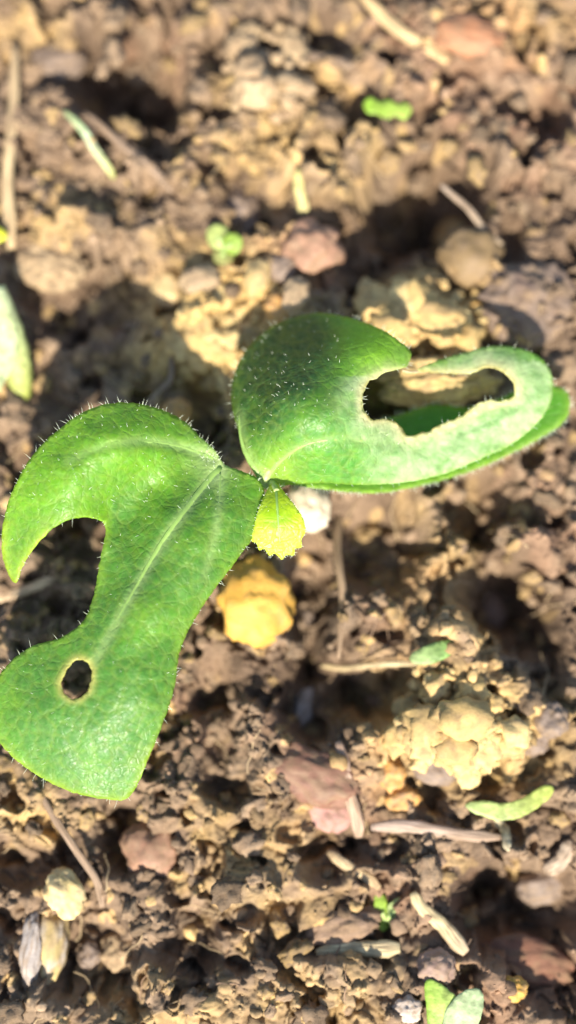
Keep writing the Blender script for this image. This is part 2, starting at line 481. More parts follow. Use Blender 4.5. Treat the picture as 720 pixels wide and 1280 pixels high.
rock('pebble', 'oval beige pebble right of the yellow beige pebble', 'pebble', 250, 350, 54, 38, 10, TAN, 23, tall=.8, sink=.25, lump=.12)
rock('pebble', 'light tan pebble below the green sprout', 'pebble', 322, 345, 32, 46, -15, SNDC, 24, tall=.8, sink=.25, lump=.15)
rock('pebble', 'golden pebble against the top edge of the round leaf', 'pebble', 346, 386, 30, 40, 20, ORG, 25, tall=.8, sink=.25, lump=.15)
rock('pebble', 'beige pebble beside the golden pebble', 'pebble', 370, 368, 34, 46, -20, TAN, 26, tall=.8, sink=.25, lump=.15)
rock('pebble', 'grey tan pebble between red stone and beige pebbles', 'pebble', 352, 335, 40, 36, 30, GRY, 27, tall=.7, sink=.3, lump=.18)
rock('pebble', 'orange pebble poking out above the left leaf', 'pebble', 220, 515, 40, 36, 0, ORG, 28, tall=.8, sink=.2, lump=.15)
rock('stone', 'olive brown smooth stone in the shade above the chewed leaf', 'stone', 590, 318, 84, 78, 20, [(.20, .13, .055), (.25, .165, .075)], 29, tall=.7, sink=.35, lump=.12)
rock('stone', 'pale yellow stone at the edge of the upper right hollow', 'stone', 570, 292, 50, 46, 0, SNDC, 30, tall=.7, sink=.35, lump=.25)
rock('clod', 'big grey brown soil clod right of the olive brown stone', 'clod', 658, 375, 112, 104, 15, [(.19, .13, .095), (.23, .165, .12), (.16, .11, .085)], 31, tall=.45, sink=.45, sub=5, lump=.22, crumb=.06, crumb_f=4, mat=M_SOIL)
rock('stone', 'rust brown stone near the top right corner', 'stone', 585, 42, 96, 54, -10, [(.34, .15, .07), (.42, .20, .10)], 32, tall=.6, sink=.4, lump=.2)
rock('pebble', 'small bright yellow bit of stone at lower right', 'pebble', 641, 1236, 36, 28, 0, YEL, 33, tall=.8, sink=.25, lump=.25)
rock('stone', 'dark mauve stone at the rim of the lower right hollow', 'stone', 680, 1106, 70, 44, 25, GRY, 34, tall=.7, sink=.35, lump=.2)
rock('stone', 'round brown stone inside the right hand pit', 'stone', 614, 762, 40, 62, 10, [(.30, .2, .15), (.36, .26, .2)], 35, tall=.8, sink=.3, lump=.15)
rock('pebble', 'brown pebble above the chewed leaf gap inside the shade', 'pebble', 300, 262, 48, 60, 5, GRY, 36, tall=.8, sink=.35, lump=.2)
rock('pebble', 'brown purplish pebble right of the sand lump', 'pebble', 690, 900, 46, 40, 5, GRY, 37, tall=.8, sink=.35, lump=.2)
rock('pebble', 'second purplish pebble, above the first one by the right edge', 'pebble', 668, 925, 40, 36, 5, GRY, 38, tall=.8, sink=.35, lump=.2)
rock('pebble', 'rounded brown pebble under the pale straw stub', 'pebble', 545, 1210, 46, 40, 5, [(.3, .19, .14), (.35, .24, .18)], 39, tall=.8, sink=.35, lump=.2)
rock('pebble', 'whitish round pebble at the bottom edge', 'pebble', 510, 1262, 34, 30, 5, [(.5, .4, .32), (.55, .45, .36)], 40, tall=.8, sink=.35, lump=.2)
rock('pebble', 'grey white slim pebble in the hollow below the yellow stone', 'pebble', 380, 885, 26, 52, -18, [(.42, .36, .31), (.48, .42, .36)], 41, tall=.8, sink=.3, lump=.2)
rock('pebble', 'tiny grey pebble right of the bright yellow stone', 'pebble', 384, 773, 20, 24, 0, GRY, 42, tall=.8, sink=.25, lump=.2)
rock('pebble', 'grey pebble at the dark hollow of the lower left', 'pebble', 112, 1196, 28, 34, -20, GRY, 43, tall=.8, sink=.3, lump=.2)
rock('clod', 'rounded clod beside the bottom left straw and pebbles', 'clod', 150, 1190, 50, 44, 10, TAN, 44, tall=.8, sink=.3, lump=.25, crumb=.08, mat=M_SOIL)
rock('clod', 'long brown clod beneath the pale straw', 'clod', 430, 1160, 92, 44, 16, [(.25, .16, .1), (.3, .2, .13)], 45, tall=.8, sink=.35, lump=.2, crumb=.04, mat=M_SOIL)
aggregate('light brown clod with a rough top at the upper middle', 340, 90, 110, 120, 60, TAN, 46, tall=3.5, name='clod', dust=.8)
rock('clod', 'beige rounded clod under the dark hollow at upper left', 'clod', 60, 330, 90, 60, 0, TAN, 47, tall=.6, sink=.4, sub=5, lump=.2, crumb=.1, mat=M_SOIL)
rock('clod', 'brown clod hanging over the dark hollow at upper left', 'clod', 70, 75, 80, 50, 0, GRY, 48, tall=.6, sink=.4, lump=.2, crumb=.05, mat=M_SOIL)
rock('clod', 'reddish brown smooth clod near the bottom right corner', 'clod', 660, 1205, 120, 60, -10, REDB, 49, tall=.5, sink=.45, lump=.2, crumb=.03, mat=M_SOIL)

# generic clods: one mesh per shape, copied
protos = []
for k in range(9):
    protos.append(rock_mesh('clod', 1, .6+.4*random.random(), .55+.25*random.random(), [tuple(BROWN*1.1), tuple(PALE), tuple(GREY)] if k % 3 else [tuple(PALE), tuple(SAND*.9), tuple(PALE)],
                            200+k, sub=3, lump=.42, fine=.16, crumb=.14 if k % 2 else 0.06, crumb_f=2.2))
for me in protos: me.materials.append(M_CLOD)
# the countless small crumbs: one joined mesh
def ico(n):
    bm = bmesh.new(); bmesh.ops.create_icosphere(bm, subdivisions=n, radius=1)
    v = np.array([v.co for v in bm.verts]); f = np.array([[v.index for v in f.verts] for f in bm.faces]); bm.free()
    return v, f
vs, fs, cs_ = [], [], []
base_i = 0
for (NC, sub, lo, var) in ((3600, 1, .0002, .0004), (1500, 2, .00045, .0010)):
    bv, bf = ico(sub)
    cx = RNG.uniform(-.055, .055, NC); cy = RNG.uniform(-.088, .104, NC)
    ch, cid = ground_parts(cx, cy)
    cs = lo+var*RNG.random(NC)**2.2
    ccol = soil_colour(cx, cy, cid)*RNG.uniform(.7, 1.35, (NC, 1))
    for i in range(NC):
        th = RNG.uniform(0, 6.28); c_, s_ = math.cos(th), math.sin(th)
        q = bv*(1+.25*np.sin(bv[:, [1, 2, 0]]*RNG.uniform(1.5, 5)+RNG.uniform(0, 6)))*np.array([1, RNG.uniform(.45, 1), RNG.uniform(.45, .9)])
        q = q + .09*RNG.standard_normal(q.shape)
        q = np.stack([q[:, 0]*c_-q[:, 1]*s_, q[:, 0]*s_+q[:, 1]*c_, q[:, 2]], 1)*cs[i]
        vs.append(q+np.array([cx[i], cy[i], ch[i]+cs[i]*.3])); fs.append(bf+base_i); base_i += len(bv); cs_.append(np.repeat(ccol[i:i+1], len(bv), 0))
cm = mesh_np('soil_crumbs', np.concatenate(vs), np.concatenate(fs))
set_col(cm, np.clip(np.concatenate(cs_), .03, .7))
tag(link('soil_crumbs', cm, M_SOIL), 'fine brown crumbs and grains of soil strewn all over the ground', None, None, 'stuff')

# ------------------------------------------------------------------ tubes: straws, twigs, stems
def catmull(P, n):
    P = [np.array(p, float) for p in P]
    P = [2*P[0]-P[1]]+P+[2*P[-1]-P[-2]]
    out = []
    for i in range(1, len(P)-2):
        for k in range(n):
            t = k/n
            a, b, c, d = P[i-1:i+3]
            out.append(.5*((2*b)+(-a+c)*t+(2*a-5*b+4*c-d)*t*t+(-a+3*b-3*c+d)*t**3))
    out.append(P[-2])
    return out

def tube_mesh(name, pts, radii, flat=1.0, sides=10, cols=((.5, .4, .2),), rough=.08, seed=0, mud=0):
    """pts: list of Vectors; radii one per point; cols blended along"""
    n = len(pts); V = []; F = []; C = []; UV = []
    cols = [np.array(c) for c in cols]
    for i, p in enumerate(pts):
        p = Vector(p)
        d = (Vector(pts[min(i+1, n-1)])-Vector(pts[max(i-1, 0)])).normalized()
        s = d.cross(Vector((0, 0, 1)))
        s = s.normalized() if s.length > 1e-4 else Vector((1, 0, 0))
        u = s.cross(d).normalized()
        t = i/(n-1)*(len(cols)-1); k = min(int(t), len(cols)-2) if len(cols) > 1 else 0
        c = cols[k]*(1-(t-k))+cols[k+1]*(t-k) if len(cols) > 1 else cols[0]
        for j in range(sides):
            a = j/sides*2*math.pi
            r = radii[i]*(1+rough*noise.noise(Vector((a*2, i*.55, seed*3.3))))
            V.append(p+s*math.cos(a)*r+u*math.sin(a)*r*flat)
            dk = min(1, max(0, .2+1.2*noise.noise(Vector((a*.8, i*.35, seed*1.7)))))*mud
            C.append(c*(1+.25*noise.noise(Vector((a, i*.4, seed))))*(1-dk)+np.array((.2, .13, .075))*dk)
    for i in range(n-1):
        for j in range(sides):
            F.append((i*sides+j, i*sides+(j+1) % sides, (i+1)*sides+(j+1) % sides, (i+1)*sides+j))
    me = bpy.data.meshes.new(name)
    a0 = len(V); V.append(Vector(pts[0])); C.append(C[0]*1.1); V.append(Vector(pts[-1])); C.append(C[-2]*1.1)
    for j in range(sides):
        F.append((a0, (j+1) % sides, j)); F.append((a0+1, (n-1)*sides+j, (n-1)*sides+(j+1) % sides))
    me.from_pydata(V, [], F); me.update()
    for p in me.polygons: p.use_smooth = len(p.vertices) == 4
    set_col(me, np.clip(np.array(C), .02, .9))
    uvl = me.uv_layers.new(name='UVMap')
    for lp in me.loops:
        v = lp.vertex_index
        if v < n*sides: uvl.data[lp.index].uv = (((v % sides)/sides), (v//sides)/(n-1))
    return me

def strand(name, label, cat, path, w0, w1, cols, mat=None, flat=.5, lift=0, parent=None, seed=None, hump=0):
    """lies along photo points (px, py[, extra height mm]); widths in photo pixels"""
    seed = seed if seed is not None else len(bpy.data.objects)
    P = []
    for q in path:
        g = ground_at(q[0], q[1])
        P.append((g.z, q))
    pp = []
    n = max(5, int(18/(len(path)-1)))
    sm = catmull([(q[0], q[1], 0 if len(q) < 3 else q[2]) for q in path], n)
    zs = []
    for s_ in sm:
        zs.append(ground_at(s_[0], s_[1]).z)
    zs = np.array(zs)
    k = 7
    pad = np.pad(zs, (k, k), mode='edge')
    run = np.array([.3*pad[i:i+2*k+1].mean()+.7*pad[i:i+2*k+1].max() for i in range(len(zs))])
    run = np.convolve(np.pad(run, 4, mode='edge'), np.ones(9)/9, 'valid')
    R = []
    for i, s_ in enumerate(sm):
        t = i/(len(sm)-1)
        r = (w0*(1-t)+w1*t)*.43*.125*MM*(.45+.55*min(1, 6*t+.3*math.sin(seed*3.7)**2, 7*(1-t)+.3*math.cos(seed*2.3)**2))*(1+.05*math.sin(i*1.7+seed*2.1))
        z = run[i] + r*flat*.2 + (s_[2]+lift*.7-.3+.4*math.sin(t*4.1+seed))*MM
        pp.append(at(s_[0]+1.6*math.sin(i*.5+seed), s_[1]+1.6*math.cos(i*.37+seed*2), z)); R.append(r)
    c = sum(pp, Vector())/len(pp)
    me = tube_mesh(name, [p-c for p in pp], R, flat, 10, cols, seed=seed, rough=.14, mud=.7)
    o = link(name, me, mat or M_STRAW, parent, c)
    if label: tag(o, label, cat)
    for s_ in sm[::3]: TAKEN.append((s_[0], s_[1], 10))
    return o

STR = ((.40, .29, .16), (.50, .37, .20), (.42, .30, .16))
TWG = ((.21, .145, .095), (.27, .19, .125))
strand('straw', 'long upright dry straw along the left edge at the top', 'straw', [(20, 55), (15, 140), (11, 230), (13, 312)], 15, 20, STR, lift=.6)
strand('grass_blade', 'short pale green grass blade under the upper left straw', 'grass blade', [(80, 137), (105, 165), (125, 195), (142, 222)], 13, 12, ((.42, .52, .22), (.52, .60, .38), (.50, .50, .14)), M_DEBRIS, flat=.35, lift=.8)
strand('twig', 'thin brown twig slanting right of the grass blade', 'twig', [(104, 140), (150, 180), (185, 205), (216, 240)], 12, 14, TWG, lift=.2)
strand('straw', 'thick tan straw lying slanted at the top edge', 'straw', [(448, -8), (490, 28), (525, 55), (562, 78)], 22, 24, ((.5, .34, .16), (.56, .4, .2), (.5, .33, .16)), lift=.6)
strand('twig', 'short grey brown twig left of the thick tan straw', 'twig', [(372, 66), (405, 73), (442, 82)], 16, 14, TWG)
strand('straw', 'thin pale straw at the rim of the upper right hollow', 'straw', [(552, 230), (580, 258), (605, 285), (628, 305)], 9, 12, ((.33, .25, .18), (.36, .27, .17)), lift=1)
strand('root', 'curved thin root left of the round leaf', 'root', [(216, 445), (212, 470), (200, 490), (182, 508)], 8, 10, TWG, lift=1)
strand('twig', 'long thin brown twig running down from the lower leaf tip', 'twig', [(42, 975), (66, 1020), (95, 1062), (118, 1098), (128, 1132)], 10, 12, TWG, lift=.6)
strand('twig', 'long grey mauve twig lying flat at the lower right', 'twig', [(463, 1033), (510, 1034), (560, 1040), (626, 1046)], 20, 17, ((.34, .25, .19), (.38, .28, .21), (.30, .21, .14)), lift=.8)
strand('straw', 'pale cut straw stub slanting in the lower middle', 'straw', [(408, 1066), (440, 1084), (476, 1112)], 15, 17, STR, lift=.6)
strand('straw', 'cream straw stub slanting at lower right', 'straw', [(515, 1115), (535, 1140), (556, 1162), (584, 1190)], 17, 24, ((.50, .41, .22), (.48, .38, .20), (.40, .30, .19)), lift=1)
strand('straw', 'flat cream straw lying level beside the green sprig', 'straw', [(395, 1190), (440, 1186), (500, 1184)], 14, 26, ((.42, .33, .18), (.52, .43, .24)), lift=.8, flat=.5)
strand('root', 'pale upright root in the soil right of the yellow stone', 'root', [(428, 640), (420, 690), (430, 750), (422, 825)], 15, 9, ((.24, .165, .095), (.29, .2, .12)), lift=-.1, flat=.6)
strand('root', 'thin straw coloured root lying level below the upright root', 'root', [(402, 832), (450, 834), (525, 829)], 9, 8, ((.52, .4, .2), (.54, .43, .24)), lift=.7)
strand('twig', 'pinkish upright twig right of the wide reddish stone', 'twig', [(422, 925), (432, 970), (442, 1010), (448, 1045)], 18, 20, ((.32, .215, .15), (.36, .25, .17)), lift=.8)
strand('stem_bit', 'short yellowish stem bit above the rust red stone', 'stem bit', [(372, 212), (376, 240), (379, 268)], 16, 18, ((.46, .40, .14), (.50, .42, .18)), lift=.4)
strand('straw', 'broken straw lying left below the chewed left leaf', 'straw', [(-8, 748), (30, 738), (75, 722)], 18, 14, ((.5, .36, .22), (.54, .4, .25)), lift=.6)
strand('stem_bit', 'short pale stem bit under the curved green leaf piece', 'stem bit', [(622, 1020), (630, 1040), (638, 1062)], 14, 13, ((.56, .48, .3), (.5, .42, .26)), lift=.6)
strand('straw', 'wide pale straw piece standing by the right edge at lower right', 'straw', [(716, 1052), (700, 1075), (684, 1092)], 22, 26, ((.34, .26, .18), (.3, .22, .15)), lift=.6)

# hair-thin dead root fibres scattered over the soil, joined
VV, FF, CC = [], [], []
nb = 0
for k in range(190):
    x, y = RNG.uniform(-.05, .05), RNG.uniform(-.085, .10)
    th = RNG.uniform(0, 6.28); ln = RNG.uniform(.002, .008); cv = RNG.uniform(-1.4, 1.4)
    px_, py_ = [], []
    for i in range(10):
        px_.append(x); py_.append(y); a = th+cv*i/9+.3*math.sin(i*1.3+k); x += math.cos(a)*ln/9; y += math.sin(a)*ln/9
    hz_ = ground_parts(np.array(px_), np.array(py_))[0]
    hz_ = np.convolve(np.pad(hz_, 2, mode='edge'), np.ones(5)/5, 'valid')*.5+hz_.max()*.5
    rr = RNG.uniform(.00006, .00016)
    col_ = (np.array([.34, .25, .14]) if k % 3 else np.array([.2, .13, .08]))*RNG.uniform(.7, 1.3)
    m_ = tube_mesh('tmp', [Vector((px_[i], py_[i], hz_[i]+.0001)) for i in range(10)], [rr*(1-.06*i) for i in range(10)], 1, 5, (col_,))
    VV += [v.co[:] for v in m_.vertices]; FF += [tuple(v+nb for v in p.vertices) for p in m_.polygons]
    CC += [tuple(col_)]*len(m_.vertices); nb = len(VV)
    bpy.data.meshes.remove(m_)
m_ = bpy.data.meshes.new('root_fibres'); m_.from_pydata(VV, [], FF); set_col(m_, np.array(CC))
tag(link('root_fibres', m_, M_SOIL), 'thin dead root fibres scattered over the brown soil', None, None, 'stuff')

# ------------------------------------------------------------------ leaf sheets
def resample(P, step):
    c = np.array(catmull([P[-1]]+list(P)+[P[0], P[1]], 8))
    c = c[8:-8]
    c = np.vstack([c, c[:1]]) if np.hypot(*(c[0]-c[-1])) > 1e-3 else c
    d = np.r_[0, np.cumsum(np.hypot(*np.diff(c, axis=0).T))]
    n = max(8, int(d[-1]/step))
    t = np.linspace(0, d[-1], n, endpoint=False)
    return np.stack([np.interp(t, d, c[:, 0]), np.interp(t, d, c[:, 1])], 1)

def seg_dist(p, loop, closed=True):
    a = loop; b = np.roll(loop, -1, 0)
    if not closed: a, b = loop[:-1], loop[1:]
    best = np.full(len(p), 1e9); par = np.zeros(len(p))
    for i in range(len(a)):
        ab = b[i]-a[i]; t = np.clip(((p-a[i])@ab)/(ab@ab+1e-9), 0, 1)
        d = np.hypot(*(p-a[i]-t[:, None]*ab).T)
        m = d < best
        best = np.where(m, d, best); par = np.where(m, (i+t)/len(a), par)
    return best, par

def inside(p, loop):
    x, y = p[:, 0], p[:, 1]; r = np.zeros(len(p), bool)
    a = loop; b = np.roll(loop, -1, 0)
    for (x0, y0), (x1, y1) in zip(a, b):
        c = ((y0 > y) != (y1 > y)) & (x < (x1-x0)*(y-y0)/(y1-y0+1e-12)+x0)
        r ^= c
    return r

def tps(ctrl):
    C = np.array(ctrl, float); P = C[:, :2]/300.; z = C[:, 2]
    n = len(P)
    def U(r2): return np.where(r2 > 1e-12, r2*np.log(r2+1e-12), 0)
    K = U(((P[:, None]-P[None])**2).sum(-1)) + np.eye(n)*.01
    A = np.zeros((n+3, n+3)); A[:n, :n] = K; A[:n, n] = 1; A[:n, n+1:] = P; A[n, :n] = 1; A[n+1:, :n] = P.T
    w = np.linalg.solve(A, np.r_[z, 0, 0, 0])
    def f(p):
        q = np.asarray(p, float)/300.
        return U(((q[:, None]-P[None])**2).sum(-1))@w[:n] + w[n] + q@w[n+1:]
    return f

def leaf_mesh(name, outline, holes, zf, colf, step=4.0, grid=5.0, thick=.00045, jag=1.0, seed=0, origin=None, ragged=0, zone=None):
    out = resample(outline, step)
    r = np.random.default_rng(seed)
    out = out + jag*r.standard_normal(out.shape)*.35
    hl = [resample(h, 3.0) + r.standard_normal((len(resample(h, 3.0)), 2))*.5 for h in holes]
    if zone is not None:
        k_ = np.exp(-(seg_dist(out, resample(zone, 3))[0]/5)**2)*np.clip((out[:, 1]-462)/6, 0, 1)
        for (f, a) in ((8., 1.), (4., .7)):
            out = out + (ragged*a*k_)[:, None]*np.stack([vnoise(out[:, 0]/f, out[:, 1]/f, seed+60), vnoise(out[:, 0]/f+40, out[:, 1]/f, seed+61)], 1)
    for h in hl:
        for (f, a) in ((9., 1.), (4., .6)):
            h += ragged*a*np.stack([vnoise(h[:, 0]/f, h[:, 1]/f, seed+60), vnoise(h[:, 0]/f+40, h[:, 1]/f, seed+61)], 1)
    lo, hi = out.min(0), out.max(0)
    gx_, gy_ = np.meshgrid(np.arange(lo[0], hi[0], grid), np.arange(lo[1], hi[1], grid*.866))
    gx_[1::2] += grid*.5
    g = np.stack([gx_.ravel(), gy_.ravel()], 1) + r.standard_normal((gx_.size, 2))*.5
    m = inside(g, out) & (seg_dist(g, out)[0] > grid*.5)
    for h in hl: m &= ~inside(g, h) & (seg_dist(g, h)[0] > grid*.5)
    g = g[m]
    pts = np.vstack([out]+hl+[g]); edges = []; k = 0
    for L in [out]+hl:
        n = len(L); edges += [(k+i, k+(i+1) % n) for i in range(n)]; k += n
    res = geometry.delaunay_2d_cdt([Vector(p) for p in pts], edges, [], 0, 1e-4)
    vv = np.array([v[:] for v in res[0]]); ff = np.array([f for f in res[2]])
    cen = vv[ff].mean(1)
    keep = inside(cen, out)
    for h in hl: keep &= ~inside(cen, h)
    ff = ff[keep]
    used = np.unique(ff); mp = -np.ones(len(vv), int); mp[used] = np.arange(len(used)); vv = vv[used]; ff = mp[ff]
    z = zf(vv)
    w = at_np(vv, z*MM)
    edge = seg_dist(vv, out)[0]
    for h in hl: edge = np.minimum(edge, seg_dist(vv, h)[0])
    # faces up
    a, b, c = w[ff[:, 0]], w[ff[:, 1]], w[ff[:, 2]]
    nz = np.cross(b-a, c-a)
    flip = nz[:, 2] < 0
    ff[flip] = ff[flip][:, ::-1]
    nz[flip] *= -1
    N = np.zeros_like(w)
    for k in range(3): np.add.at(N, ff[:, k], nz)
    N /= np.linalg.norm(N, axis=1)[:, None]+1e-12
    # both faces and the cut edge, rounded off towards the rim
    th = thick*np.clip(.35+edge/10., 0, 1)
    n = len(w)
    V = np.vstack([w, w-N*th[:, None]])
    F = [tuple(f) for f in ff]+[tuple((f+n)[::-1]) for f in ff]
    ec = {}
    for f in ff:
        for i in range(3):
            e = (f[i], f[(i+1) % 3])
            if (e[1], e[0]) in ec: del ec[(e[1], e[0])]
            else: ec[e] = 1
    for (i, j) in ec:
        F.append((j, i, i+n)); F.append((j, i+n, j+n))
    org = np.array(origin if origin is not None else (0, 0, 0), float)
    me = mesh_np(name, V-org, np.array(F))
    c = colf(vv, out, hl)
    set_col(me, np.vstack([c, c]))
    return me, vv, w, N, out, hl

def hair_mesh(name, base, dirs, lens, rad, origin):
    V, F = [], []
    for b, d, l in zip(base, dirs, lens):
        d = d/np.linalg.norm(d)
        s = np.cross(d, [.3, .2, .9]); s /= np.linalg.norm(s); u = np.cross(d, s)
        k = len(V)
        bend = s*l*random.uniform(-.2, .2)
        for (t, rr) in ((0, rad), (.55, rad*.65)):
            for j in range(3):
                a = j*2.094
                V.append(b+d*l*t+bend*t*t+(s*math.cos(a)+u*math.sin(a))*rr-origin)
        V.append(b+d*l+bend-origin)
        for j in range(3):
            j2 = (j+1) % 3
            F += [(k+j, k+j2, k+3+j2), (k+j, k+3+j2, k+3+j), (k+3+j, k+3+j2, k+6)]
    return mesh_np(name, np.array(V), np.array(F))

def leaf_hairs(parent, vv, w, N, out, zf, n_edge, n_surf, dens, origin, lmin=.4, lmax=1.3, seed=1, rad=.000033, edge_ok=None):
    r = np.random.default_rng(seed)
    base, dirs, lens = [], [], []
    cen = out.mean(0)
    ow = at_np(out, zf(out)*MM)
    nn = len(out)
    area = sum(out[i][0]*out[(i+1) % nn][1]-out[(i+1) % nn][0]*out[i][1] for i in range(nn))
    for _ in range(n_edge):
        i = r.integers(nn)
        if edge_ok is not None and r.random() > edge_ok(out[i]): continue
        t = ow[(i+1) % nn]-ow[i-1]
        o = np.cross(t, [0, 0, 1]) if area < 0 else np.cross([0, 0, 1], t)
        o = o/np.linalg.norm(o)
        # area sign is in image coordinates (y down); outward test
        if np.dot(o[:2]*np.array([1, -1]), out[i]-out[(i+nn//2) % nn]) < 0 and False: o = -o
        d = o*1.0+np.array([0, 0, r.uniform(.1, .9)])+r.standard_normal(3)*.3
        base.append(ow[i]-o*.00008); dirs.append(d); lens.append((lmin+(lmax-lmin)*r.random()**1.7)*MM)
    k = 0
    while k < n_surf:
        i = r.integers(len(w))
        if r.random() > dens(vv[i:i+1])[0]: continue
        d = N[i]+r.standard_normal(3)*.45
        base.append(w[i]+r.standard_normal(3)*.0001*np.array([1, 1, 0])); dirs.append(d); lens.append((lmin*.4+(lmax*.6-lmin*.4)*r.random()**1.8)*MM); k += 1
    me = hair_mesh('leaf_hairs', base, dirs, lens, rad, np.array(origin, float))
    o = link('leaf_hairs', me, M_HAIR, parent)
    o['kind'] = 'stuff'
    return o

def midrib(parent, path, zf, r0, r1, origin, name='vein', mat=None, up=.0):
    sm = catmull([(a, b, 0) for a, b in path], 7)
    q = np.array([s[:2] for s in sm])
    z = zf(q)
    w = at_np(q, z*MM+up*MM)
    R = [(r0*(1-i/(len(sm)-1))+r1*i/(len(sm)-1))*MM for i in range(len(sm))]
    me = tube_mesh(name, [Vector(p-np.array(origin)) for p in w], R, .45, 8, ((.3, .4, .12),), rough=.15, seed=len(bpy.data.objects))
    return link(name, me, mat or M_VEIN, parent)

# ------------------------------------------------------------------ the seedling
ORG_ = ground_at(338, 604); ORG_.z -= .001
plant = link('seedling', None, loc=ORG_)
tag(plant, 'young hairy green seedling with chewed leaves growing in the soil', 'plant')
O3 = np.array(ORG_)

# left leaf
L_OUT = [(268, 562), (250, 545), (225, 523), (190, 508), (150, 503), (110, 512), (75, 535), (40, 570), (15, 615), (3, 660), (4, 700), (18, 729),
         (28, 708), (45, 682), (70, 658), (100, 647), (126, 651), (132, 664), (125, 700), (118, 740), (104, 776), (75, 797), (40, 808), (14, 826), (-4, 850), (-14, 885),
         (-5, 920), (12, 943), (45, 968), (90, 990), (140, 1000), (164, 994), (185, 950), (205, 900), (218, 860), (225, 815), (240, 780), (266, 740),
         (296, 700), (319, 665), (331, 622), (322, 598), (300, 588), (280, 580)]
L_HOLE = [(92, 826), (108, 826), (114, 838), (112, 856), (104, 870), (88, 873), (78, 866), (78, 848)]
L_Z0 = tps([(268, 562, 13.4), (300, 590, 14), (328, 620, 13.5), (225, 523, 12.8), (150, 503, 16.5), (75, 535, 17), (15, 615, 16), (5, 690, 12), (18, 729, 10.5), (45, 682, 15), (90, 590, 20),
           (150, 560, 20), (100, 650, 17.5), (130, 655, 15), (200, 560, 16.2), (240, 592, 13.6), (190, 610, 13.2), (150, 645, 13.4), (205, 640, 16), (175, 710, 16.5),
           (240, 670, 18), (300, 690, 15), (200, 760, 18.5), (150, 770, 17.5), (120, 740, 14.5), (235, 790, 15), (110, 850, 16.5), (180, 870, 17.5), (215, 865, 14.5),
           (20, 830, 12), (-10, 885, 10.5), (40, 900, 14), (45, 968, 11), (110, 930, 15), (150, 998, 10.5), (190, 945, 13), (280, 640, 17)])
L_V = [[(276, 584), (235, 635), (200, 685), (165, 745), (140, 790), (118, 828)], [(268, 574), (230, 560), (190, 552), (150, 554), (115, 563), (84, 578)],
       [(276, 590), (274, 630), (268, 672), (255, 720)], [(272, 588), (225, 598), (185, 614), (150, 650)]]
def rid(p, paths, wid):
    s = np.zeros(len(p))
    for k, P in enumerate(paths):
        d, t = seg_dist(p, np.array(catmull([(a, b) for a, b in P], 6)), False)
        s = np.maximum(s, np.exp(-(d/wid)**2)*(1-.5*t))
    return s
def net(p, cell, seed):
    x = p[:, 0]+5*vnoise(p[:, 0]/22, p[:, 1]/22, seed+5); y = p[:, 1]+5*vnoise(p[:, 0]/22, p[:, 1]/22, seed+6)
    f1, r, f2 = worley(x/cell, y/cell, seed, True)
    return np.clip((f2-f1)/.45, 0, 1), r
def L_Z(p):
    p = np.asarray(p, float)
    return L_Z0(p) + .5*fbm(p[:, 0]/40, p[:, 1]/40, 31, 2) + .06*vnoise(p[:, 0]/9, p[:, 1]/9, 35) - .5*rid(p, L_V[:3], 7) + (.06+.07*np.clip((p[:, 1]-800)/120, 0, 1))*net(p, 17, 301)[0] + (.015+.05*np.clip((p[:, 1]-800)/120, 0, 1))*net(p, 8, 303)[0]
G1 = np.array([.125, .310, .012]); G2 = np.array([.070, .215, .022]); GY = np.array([.32, .44, .03]); GP = np.array([.38, .47, .20]); GDK = np.array([.014, .070, .012]); GB = np.array([.085, .24, .045])
def mixc(c, t, f):
    f = np.clip(f, 0, 1)[:, None]
    return c*(1-f)+np.asarray(t)[None]*f
def L_C(p, out, hl):
    c = np.repeat(G2[None], len(p), 0)
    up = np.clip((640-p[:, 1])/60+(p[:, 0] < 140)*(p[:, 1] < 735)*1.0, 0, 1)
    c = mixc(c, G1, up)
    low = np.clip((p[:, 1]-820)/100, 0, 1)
    c = mixc(c, GB, low*.6)
    n = fbm(p[:, 0]/30, p[:, 1]/30, 91, 3)
    n = fbm(p[:, 0]/60, p[:, 1]/60, 91, 3)
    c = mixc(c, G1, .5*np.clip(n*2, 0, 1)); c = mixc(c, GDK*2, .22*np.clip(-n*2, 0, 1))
    d = seg_dist(p, out)[0]
    c = mixc(c, GY, .55*np.exp(-d/4.)*(p[:, 1] > 930)+.9*np.exp(-d/6.)*((p[:, 0] < 60) & (p[:, 1] > 650) & (p[:, 1] < 740)))
    c = mixc(c, GY, .35*np.exp(-d/5.))
    v_, q_ = net(p, 17, 301); c = c*(1+.16*(q_-.5))[:, None]; c = mixc(c, GY*.7, .34*(1-v_)**2); c = mixc(c, GP*.7, .14*(1-net(p, 8, 303)[0])**2)
    c = mixc(c, GP, .75*rid(p, L_V[:1], 7)); c = mixc(c, GP, .55*rid(p, L_V[1:3], 6))
    for h in hl:
        dh = seg_dist(p, h)[0]; c = mixc(c, np.array([.45, .42, .12]), .9*np.exp(-(dh/6.)**2))
    db = np.hypot(p[:, 0]-268, p[:, 1]-575); c = mixc(c, GP, .7*np.exp(-(db/28)**2))
    return c
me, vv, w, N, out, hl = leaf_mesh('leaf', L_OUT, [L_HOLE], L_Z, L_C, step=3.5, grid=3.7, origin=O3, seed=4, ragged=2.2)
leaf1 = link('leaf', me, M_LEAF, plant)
leaf1['label'] = 'lower left leaf chewed into two lobes with a small oval hole'
midrib(leaf1, L_V[0], L_Z, .8, .2, O3, up=-.2); midrib(leaf1, L_V[1], L_Z, .6, .12, O3, up=-.18); midrib(leaf1, L_V[2], L_Z, .4, .1, O3, up=-.14)
